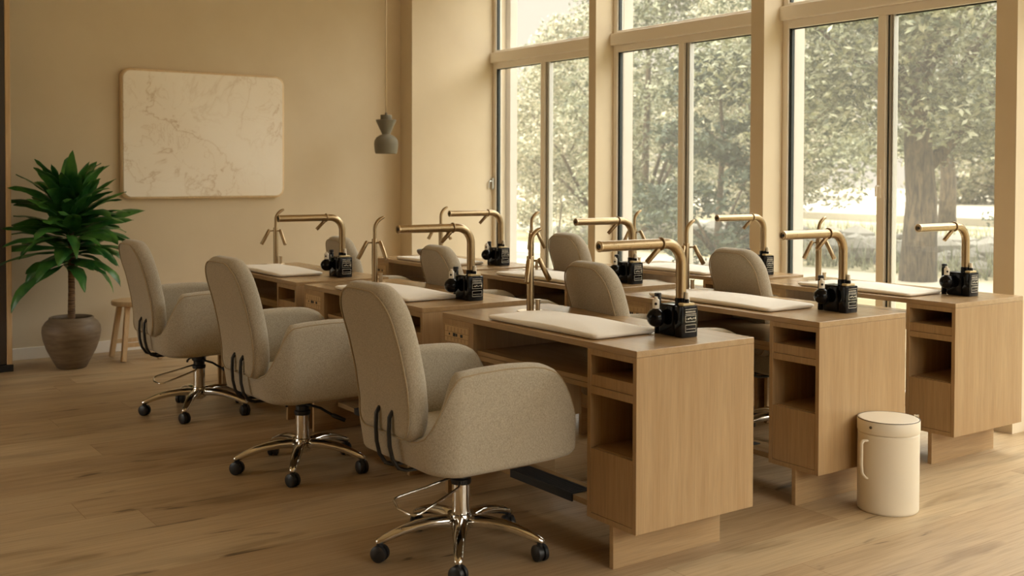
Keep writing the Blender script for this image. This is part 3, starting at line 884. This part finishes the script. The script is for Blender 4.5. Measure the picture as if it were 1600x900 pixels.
# small grey bowl with stones on the far desk
o = empty('grey_bowl', 'small smoky grey bowl on the far end of a desk by the wall pier', 'bowl', (-3.91, 1.50, DH))
link('bowl_body', lathe(bmesh.new(), [(0, 0), (.024, 0), (.030, .006), (.046, .020), (.052, .034), (.050, .044), (.044, .048), (.046, .036), (.040, .022), (.020, .010), (0, .009)], 32), 'glass_grey', o, True)
for i, (x, y, s) in enumerate(((0.012, 0.0, .018), (-.018, .010, .016), (0, -.022, .015))):
    b_ = bmesh.new(); bmesh.ops.create_icosphere(b_, subdivisions=2, radius=s)
    for v in b_.verts: v.co = Vector((v.co.x, v.co.y*0.85, v.co.z*0.7))+v.co.normalized()*noise.noise(v.co*60+Vector((i, 0, 0)))*0.002
    st_ = link('pebble', b_, 'stone', None, True, loc=(-3.91+x, 1.50+y, DH+0.030+(0.012 if i == 0 else 0.008)))
    tag(st_, ['blue grey pebble on top in the small bowl', 'blue grey pebble at the wall side of the small bowl', 'blue grey pebble at the front of the small bowl'][i], 'pebble', 'pebbles in the grey bowl')

# ------------------------------------------------------------------ pedal-less cream bin
bx, by, br_ = -0.002, 1.335, 0.1175
o = empty('waste_bin', 'round cream metal bin with lid and side handle at the end of a desk', 'bin', (bx, by, 0))
o.scale.z = 0.965
link('bin_body', lathe(bmesh.new(), [(0, 0), (br_-.006, 0), (br_-.002, .004), (br_, .012), (br_, .318), (br_-.004, .323), (0, .323)], 56), 'bin', o, True, auto=True)
lid = link('lid', lathe(bmesh.new(), [(0, .324), (br_+.001, .324), (br_+.002, .328), (br_+.002, .372), (br_, .375), (0, .375)], 56), 'bin', o, True, auto=True)
rim = [((br_)*math.cos(t), (br_)*math.sin(t), .3755) for t in [2*PI*i/56 for i in range(56)]]
link('lid_seal', tube(bmesh.new(), rim, 0.0018, 6, closed=True), 'bin_rim', lid, True)
link('lid_top', lathe(bmesh.new(), [(0, .3752), (br_-.004, .3752), (br_-.006, .3772), (0, .3778)], 56), 'bin', lid, True, auto=True)
link('hinge_knob', BX(-0.008, 0.008, -0.006, 0.006, .365, .385, bev=.002), 'chrome', lid, loc=((br_+.004)*math.cos(1.15), (br_+.004)*math.sin(1.15), 0))
va = math.atan2(-2.3547-by, 2.6422-bx) - 0.74
u = Vector((math.cos(va), math.sin(va), 0))
hp = [u*(br_-.002)+Vector((0, 0, .295)), u*(br_+.022)+Vector((0, 0, .297)), u*(br_+.030)+Vector((0, 0, .285)), u*(br_+.031)+Vector((0, 0, .20)), u*(br_+.026)+Vector((0, 0, .165)), u*(br_+.008)+Vector((0, 0, .145)), u*(br_-.002)+Vector((0, 0, .142))]
fp = []
for a, b_ in zip(hp, hp[1:]):
    for i in range(4): fp.append(a.lerp(b_, i/4))
fp.append(hp[-1])
hd = link('side_handle', tube(bmesh.new(), fp, 0.0085, 10, flat=0.6), 'bin', o, True)
vb = va+0.16
T_ = Matrix.Translation((br_*math.cos(vb), br_*math.sin(vb), .352)) @ Matrix.Rotation(vb, 4, 'Z') @ Matrix.Rotation(PI/2, 4, 'Y')
link('lid_rivet', lathe(bmesh.new(), [(0, 0), (.006, 0), (.006, .004), (.004, .006), (0, .006)], 16, T=T_), 'bin_rim', lid, True, auto=True)

# ------------------------------------------------------------------ wall board
o = empty('marble_board', 'large cream veined marble board with slim wooden rim hung on the far wall', 'wall board', (XW, 0.533, 1.618))
hy, hz = 0.643, 0.487
ol = rrect(hy, hz, 0.075, 8)
ol2 = rrect(hy-0.016, hz-0.016, 0.060, 8)
def slab(outline, x0, x1, bev=0.004):
    bm = bmesh.new()
    a = [bm.verts.new((x0, p[0], p[1])) for p in outline]
    hu = max(p[0] for p in outline); hv = max(p[1] for p in outline)
    b1 = [bm.verts.new((x1-bev, p[0], p[1])) for p in outline]
    b2 = [bm.verts.new((x1, p[0]*(1-bev/hu), p[1]*(1-bev/hv))) for p in outline]
    for A, B in ((a, b1), (b1, b2)):
        for i in range(len(A)):
            j = (i+1) % len(A); bm.faces.new([A[i], A[j], B[j], B[i]])
    bm.faces.new(a); bm.faces.new(b2)
    return bm
link('wooden_rim', slab(ol, 0.001, 0.040, 0.008), 'rim_wood', o)
link('marble_slab', slab(ol2, 0.0405, 0.047, 0.003), 'marble', o)

# ------------------------------------------------------------------ pendant
px, py = -5.1, 1.845
o = empty('pendant_lamp', 'grey concrete hourglass pendant lamp hanging on a thin cord near the corner', 'lamp', (px, py, 1.487))
link('lamp_shade', lathe(bmesh.new(), [(.080, .006), (.084, 0), (.089, .01), (.094, .05), (.097, .078), (.093, .105), (.078, .130), (.055, .146), (.034, .155), (.033, .160), (.050, .195), (.080, .262), (.083, .270), (.080, .273), (.045, .274), (0, .274)], 40), 'concrete', o, True, auto=True)
link('lamp_cap', lathe(bmesh.new(), [(0, .274), (.044, .274), (.045, .277), (.045, .309), (.043, .312), (.012, .312), (.007, .330), (0, .331)], 28), 'concrete', o, True, auto=True)
link('cord', tube(bmesh.new(), [(0, 0, .33), (0, 0, 1.2), (0, 0, H-1.487-0.02)], 0.0048, 8), 'brass_pale', o, True)
link('ceiling_rose', lathe(bmesh.new(), cyl_profile(0.05, H-1.487-0.025, H-1.487, 0.004), 28), 'concrete', o, True, auto=True)
link('bulb', lathe(bmesh.new(), [(0, .03), (.03, .045), (.036, .07), (.025, .10), (.015, .12), (0, .12)], 20), 'white_plastic', o, True)

# ------------------------------------------------------------------ stool
o = empty('wooden_stool', 'pale round wooden stool by the far wall between plant and chair', 'stool', (-5.245, -0.105, 0), 0.04)
link('seat', lathe(bmesh.new(), [(0, .385), (.155, .385), (.163, .390), (.165, .398), (.165, .412), (.160, .419), (0, .420)], 44), 'pale_wood', o, True, auto=True)
def beam(p, q, w, d):
    p, q = Vector(p), Vector(q)
    bm = bmesh.new(); t = (q-p).normalized()
    a = Vector((1, 0, 0)); a = (a-t*a.dot(t)).normalized(); b_ = t.cross(a)
    vs = [[bm.verts.new(e_+a*(sx_*w/2)+b_*(sy_*d/2)) for sx_, sy_ in ((1, 1), (-1, 1), (-1, -1), (1, -1))] for e_ in (p, q)]
    for i in range(4): bm.faces.new([vs[0][i], vs[0][(i+1) % 4], vs[1][(i+1) % 4], vs[1][i]])
    bm.faces.new(vs[0]); bm.faces.new(vs[1])
    bmesh.ops.bevel(bm, geom=list(bm.edges), offset=0.003, segments=2, affect='EDGES')
    return bm
for sx_ in (-1, 1):
    for sy_ in (-1, 1):
        link('leg', beam((sx_*0.135, sy_*0.13, 0.003), (sx_*0.085, sy_*0.085, 0.386), 0.034, 0.034), 'pale_wood', o)
for sy_ in (-1, 1): link('stretcher', beam((-.115, sy_*.113, .135), (.115, sy_*.113, .135), 0.03, 0.026), 'pale_wood', o)
for sx_ in (-1, 1):
    link('stretcher', beam((sx_*.119, -.110, .115), (sx_*.119+.0001, .110, .115), 0.022, 0.03), 'pale_wood', o)

# ------------------------------------------------------------------ potted plant
random.seed(11)
o = empty('potted_plant', 'tall glossy green cane plant in a round brown stoneware pot against the far wall', 'plant', (-5.10, -0.575, 0))
link('pot', lathe(bmesh.new(), [(0, 0), (.085, 0), (.095, .006), (.125, .06), (.160, .13), (.183, .20), (.190, .25), (.186, .285), (.168, .315), (.146, .333), (.143, .345), (.136, .349), (.128, .345), (.126, .325), (.150, .29), (.150, .27), (0, .27)], 56), 'pot', o, True)
link('soil', lathe(bmesh.new(), [(0, .27), (.152, .27), (.146, .314), (.08, .322), (0, .326)], 32), 'soil', o, True)
tr_pts = [(0, 0, .30), (.004, .0, .40), (-.006, .004, .52), (.004, 0, .64), (0, .004, .78), (.006, 0, .92), (0, 0, 1.06)]
fp = []
for a, b_ in zip(tr_pts, tr_pts[1:]):
    for i in range(6): fp.append(Vector(a).lerp(Vector(b_), i/6))
link('cane', tube(bmesh.new(), fp, [0.024-0.008*i/len(fp)+0.0016*(i % 2) for i in range(len(fp))], 14), 'cane', o, True)
bm = bmesh.new()
def blade(bm, base, az, elev, L, wd, droop, twist):
    N = 11
    p = Vector(base); d = Vector((math.cos(az)*math.cos(elev), math.sin(az)*math.cos(elev), math.sin(elev)))
    side = Vector((-math.sin(az), math.cos(az), 0))
    prev = None
    for i in range(N+1):
        s = i/N
        wv = wd*(0.16+0.84*math.sin(PI*min(1, s*0.98+0.02)**0.80)**0.85) if s > 0.10 else wd*0.20
        if s > 0.93: wv = wd*0.22*(1-s)/0.07+0.001
        sd = (side*math.cos(twist*s)+d.cross(side)*math.sin(twist*s)).normalized()
        up = sd.cross(d).normalized()
        ripple = 0.004*math.sin(s*17+az*3)
        row = [bm.verts.new(p+sd*wv*0.5*k_+up*(abs(k_)*wv*0.16+ripple*k_)) for k_ in (-1, -0.5, 0, 0.5, 1)]
        if prev:
            for a_ in range(4): bm.faces.new([prev[a_], prev[a_+1], row[a_+1], row[a_]])
        prev = row
        p = p+d*(L/N)
        e_ = math.asin(max(-1, min(1, d.z)))-droop/N*(0.5+1.6*s)
        h = Vector((d.x, d.y, 0)).normalized()
        d = (h*math.cos(e_)+Vector((0, 0, math.sin(e_)))).normalized()
        if e_ < -1.45: d = Vector((h.x*0.1, h.y*0.1, -1)).normalized()
G = 2.39996
nL_ = 126
for i in range(nL_):
    f_ = i/nL_
    z = 0.70+0.44*f_**0.9
    az = i*G+random.uniform(-.25, .25)
    elev = math.radians(2+74*f_**1.4+random.uniform(-14, 14))
    L = random.uniform(.44, .64)*(1-0.40*f_)
    if f_ < 0.18: L *= random.uniform(.6, .85)
    droop = math.radians(random.uniform(30, 85))*(1-0.35*f_)
    blade(bm, (0.012*math.cos(az), 0.012*math.sin(az), z), az, elev, L, random.uniform(.085, .125), droop, random.uniform(-.8, .8))
for v in bm.verts:                       # keep every leaf on the room side of the wall
    wx = v.co.x-5.10
    if wx < XW+0.012: v.co.x = XW+0.012+5.10+random.uniform(0, .004)
fo = link('foliage', bm, 'leaf', o, True)

# ------------------------------------------------------------------ tall panel at the left edge
o = empty('tall_panel', 'tall dark panel with pale edge strip and black foot at the left picture edge', 'panel', (-5.20, -0.935, 0))
link('panel_board', BX(-0.03, 0.03, -1.1, -0.034, 0.05, 3.2, bev=0.003), 'dark_panel', o)
link('edge_strip', BX(-0.034, 0.034, -0.033, 0.0, 0.045, 3.2, bev=0.004), 'pale_wood', o)
link('foot', BX(-0.04, 0.04, -1.1, 0.005, 0, 0.048, bev=0.003), 'black', o)

# ------------------------------------------------------------------ outside
gy = YW+0.16
tag(link('garden_ground', BX(-90, 40, gy, 95, -0.35, -0.12), 'grass'), kind='structure')
tag(link('footpath', BX(-60, 30, 9.2, 11.0, -0.118, -0.10), 'path'), kind='structure')
tag(link('stream', BX(-60, 30, 14.0, 15.8, -0.118, -0.10), 'water'), kind='structure')
tag(link('lawn_bank', BX(-90, 40, 26, 60, -0.118, 0.1), 'path'), kind='structure')
def rubble(name, x0, x1, y, n_, lab, seed):
    rnd = random.Random(seed); bm = bmesh.new()
    for i in range(n_):
        q = bmesh.ops.create_icosphere(bm, subdivisions=1, radius=rnd.uniform(.10, .34))
        c_ = Vector((rnd.uniform(x0, x1), y+rnd.gauss(0, .45), -.08+rnd.uniform(0, .16))); k_ = rnd.uniform(.5, .9)
        for v in q['verts']: v.co = Vector((v.co.x*1.25, v.co.y, v.co.z*k_))+c_+Vector([rnd.uniform(-.02, .02) for _ in range(3)])
    o = link(name, bm, 'kerb'); tag(o, lab, 'stones', kind='stuff')
rubble('rubble_stones', -16, 4, 13.2, 260, 'rough grey rubble stones along the near side of the stream outside', 3)
rubble('rubble_stones', -20, 4, 16.6, 260, 'rough grey rubble stones along the far side of the stream outside', 4)
rnd = random.Random(9); gb = bmesh.new()
for i in range(5200):
    x_, y_ = rnd.uniform(-16, 2), rnd.choice((rnd.uniform(11.4, 13.0), rnd.uniform(16.8, 18.5)))
    h_ = rnd.uniform(.15, .5); a_ = rnd.uniform(0, PI); w_ = .018
    dx_, dy_ = math.cos(a_)*w_, math.sin(a_)*w_; lx, ly = rnd.uniform(-.15, .15), rnd.uniform(-.15, .15)
    gb.faces.new([gb.verts.new(p_) for p_ in ((x_-dx_, y_-dy_, -.12), (x_+dx_, y_+dy_, -.12), (x_+dx_*.2+lx, y_+dy_*.2+ly, h_-.12))])
tag(link('tall_grass', gb, 'tree_leaf'), 'dry tall grass growing along both banks of the stream outside', 'grass', kind='stuff')

def crown_mesh(clumps, nper, size, seed, flat=0.75):
    rnd = random.Random(seed)
    vs, fs = [], []
    for (cx, cy, cz, cr) in clumps:
        k_ = int(nper*(cr/0.8)**2)
        for _ in range(k_):
            a, ct = rnd.uniform(0, 2*PI), rnd.uniform(-1, 1)
            st_ = math.sqrt(1-ct*ct); rr_ = cr*(rnd.random()**0.4)
            p = Vector((cx+rr_*st_*math.cos(a), cy+rr_*st_*math.sin(a), cz+rr_*ct*flat))
            e_ = Euler((rnd.uniform(-1.1, 1.1), rnd.uniform(-1.1, 1.1), rnd.uniform(0, 6.28))).to_matrix()
            s_ = size*rnd.uniform(.6, 1.3)
            i0 = len(vs)
            for q in ((0, -1, 0), (.42, 0, .08), (0, 1, 0), (-.42, 0, .08)):
                vs.append(p+e_ @ (Vector(q)*s_))
            fs.append((i0, i0+1, i0+2, i0+3))
    me = bpy.data.meshes.new('crown'); me.from_pydata([tuple(v) for v in vs], [], fs)
    return me

def tree(x, y, h, cr, seed, m, label, nper=260, size=.10, trunk=.16, low=.25, forks=7, cat='tree', group=None, nclump=34, flat=.75):
    rnd = random.Random(seed)
    o = empty('leafy_tree' if cat == 'tree' else 'garden_shrub', label, cat, (x, y, -0.12), 0, group)
    bm = bmesh.new()
    hb = h*low
    tube(bm, [(0, 0, 0), (.03, .02, hb*0.6), (-.02, 0, hb), (.05, .05, h*0.62), (0, 0, h*0.88)], [trunk*1.25, trunk, trunk*.9, trunk*.5, trunk*.15], 10)
    clumps = []
    for k_ in range(forks):
        a = 2*PI*k_/forks+rnd.uniform(-.3, .3)
        z0 = hb*(0.75+0.9*rnd.random()); r_ = cr*rnd.uniform(.6, .95)
        z1 = min(h*0.92, z0+h*rnd.uniform(.18, .5))
        tube(bm, [(0, 0, z0), (math.cos(a)*r_*.45, math.sin(a)*r_*.45, z0+(z1-z0)*.55), (math.cos(a)*r_, math.sin(a)*r_, z1)], [trunk*.5, trunk*.32, trunk*.1], 7)
        clumps.append((math.cos(a)*r_, math.sin(a)*r_, z1, cr*.3))
    link('trunk', bm, 'bark', o, True)
    for _ in range(nclump):
        t_ = rnd.random()
        z = hb*1.05+(h-hb*1.05)*t_
        rad = cr*math.sin(PI*(0.16+0.80*t_))**0.7
        a = rnd.uniform(0, 2*PI); rr_ = rad*rnd.uniform(.35, 1.0)
        clumps.append((math.cos(a)*rr_, math.sin(a)*rr_, z, cr*rnd.uniform(.17, .32)))
    me = crown_mesh(clumps, nper, size, seed+7, flat)
    me.materials.append(M[m])
    c_ = bpy.data.objects.new('crown', me); COL.objects.link(c_); c_.parent = o
    return o
GT = 'trees in the garden'
TL, TP, CL = 'tree_leaf', 'tree_leaf_pale', 'conifer_leaf'
for i, (x, y, h_, r_, m_, tk, lo, ncl, lab) in enumerate([
        (-6.14, 10.5, 6.6, 2.9, TL, .20, .28, 76, 'large olive green tree with thick forked trunk outside the third window'),
        (-10.9, 12.8, 6.0, 1.9, TP, .10, .14, 62, 'sunlit pale tree above the dark conifer in the second window'),
        (-13.6, 12.3, 5.9, 1.9, TL, .10, .10, 76, 'olive green tree filling the left pane of the second window'),
        (-16.6, 13.4, 5.2, 1.8, TP, .10, .08, 76, 'pale green tree filling the right pane of the first window'),
        (-19.4, 14.2, 4.7, 1.8, TP, .10, .08, 76, 'pale green tree filling the left pane of the first window'),
        (-1.6, 12.0, 6.5, 2.6, TL, .16, .25, 34, 'olive green tree outside right of the third window'),
        (-14.5, 24.0, 7.0, 3.4, TL, .2, .3, 34, 'distant olive tree behind the large forked tree'),
        (-23.0, 25.0, 7.5, 3.4, TL, .2, .1, 34, 'distant olive tree behind the trees of the second window'),
        (-31.0, 25.0, 7.0, 3.6, TP, .2, .1, 34, 'distant pale tree behind the trees of the first window'),
        (-10.0, 40.0, 6.5, 5.0, TL, .25, .04, 44, 'far olive tree on the horizon behind the stream in the third window'),
        (-22.0, 42.0, 6.5, 5.4, TP, .25, .04, 44, 'far pale tree on the horizon beside the far olive tree'),
        (-36.0, 42.0, 7.0, 5.4, TL, .25, .04, 44, 'far olive tree on the horizon behind the second window trees'),
        (-52.0, 42.0, 7.0, 5.6, TP, .25, .04, 44, 'far pale tree on the horizon behind the first window trees'),
        (4.5, 16.0, 7.0, 3.2, TL, .2, .2, 30, 'green tree beyond the last window on the right')]):
    far = y > 20
    tree(x, y, h_, r_, i+1, m_, lab, 520 if not far else (150 if y < 30 else 60), .062 if not far else (.12 if y < 30 else .22), tk, lo, 9 if i == 0 else 7, 'tree', GT, ncl)
tree(-9.25, 9.9, 3.3, 1.3, 44, CL, 'dark dense conifer standing low in the right pane of the second window', 700, .062, .07, .05, 6, 'tree', GT, 64, .45)
GS = 'shrubs in the garden'
for i, (x, y, h_, r_, m_, lab) in enumerate([(-3.9, 18.9, 1.0, .9, CL, 'low dark shrub beyond the stream right of the forked trunk'),
        (-9.5, 19.2, .9, .9, CL, 'low dark shrub beyond the stream left of the forked trunk'),
        (-12.1, 10.2, 1.4, .9, TL, 'low olive shrub at the foot of the trees left of the conifer'),
        (-14.6, 10.9, 1.3, .9, TP, 'low pale shrub at the foot of the first window trees')]):
    tree(x, y, h_, r_, 30+i, m_, lab, 420, .05, .03, .1, 5, 'shrub', GS, 12)
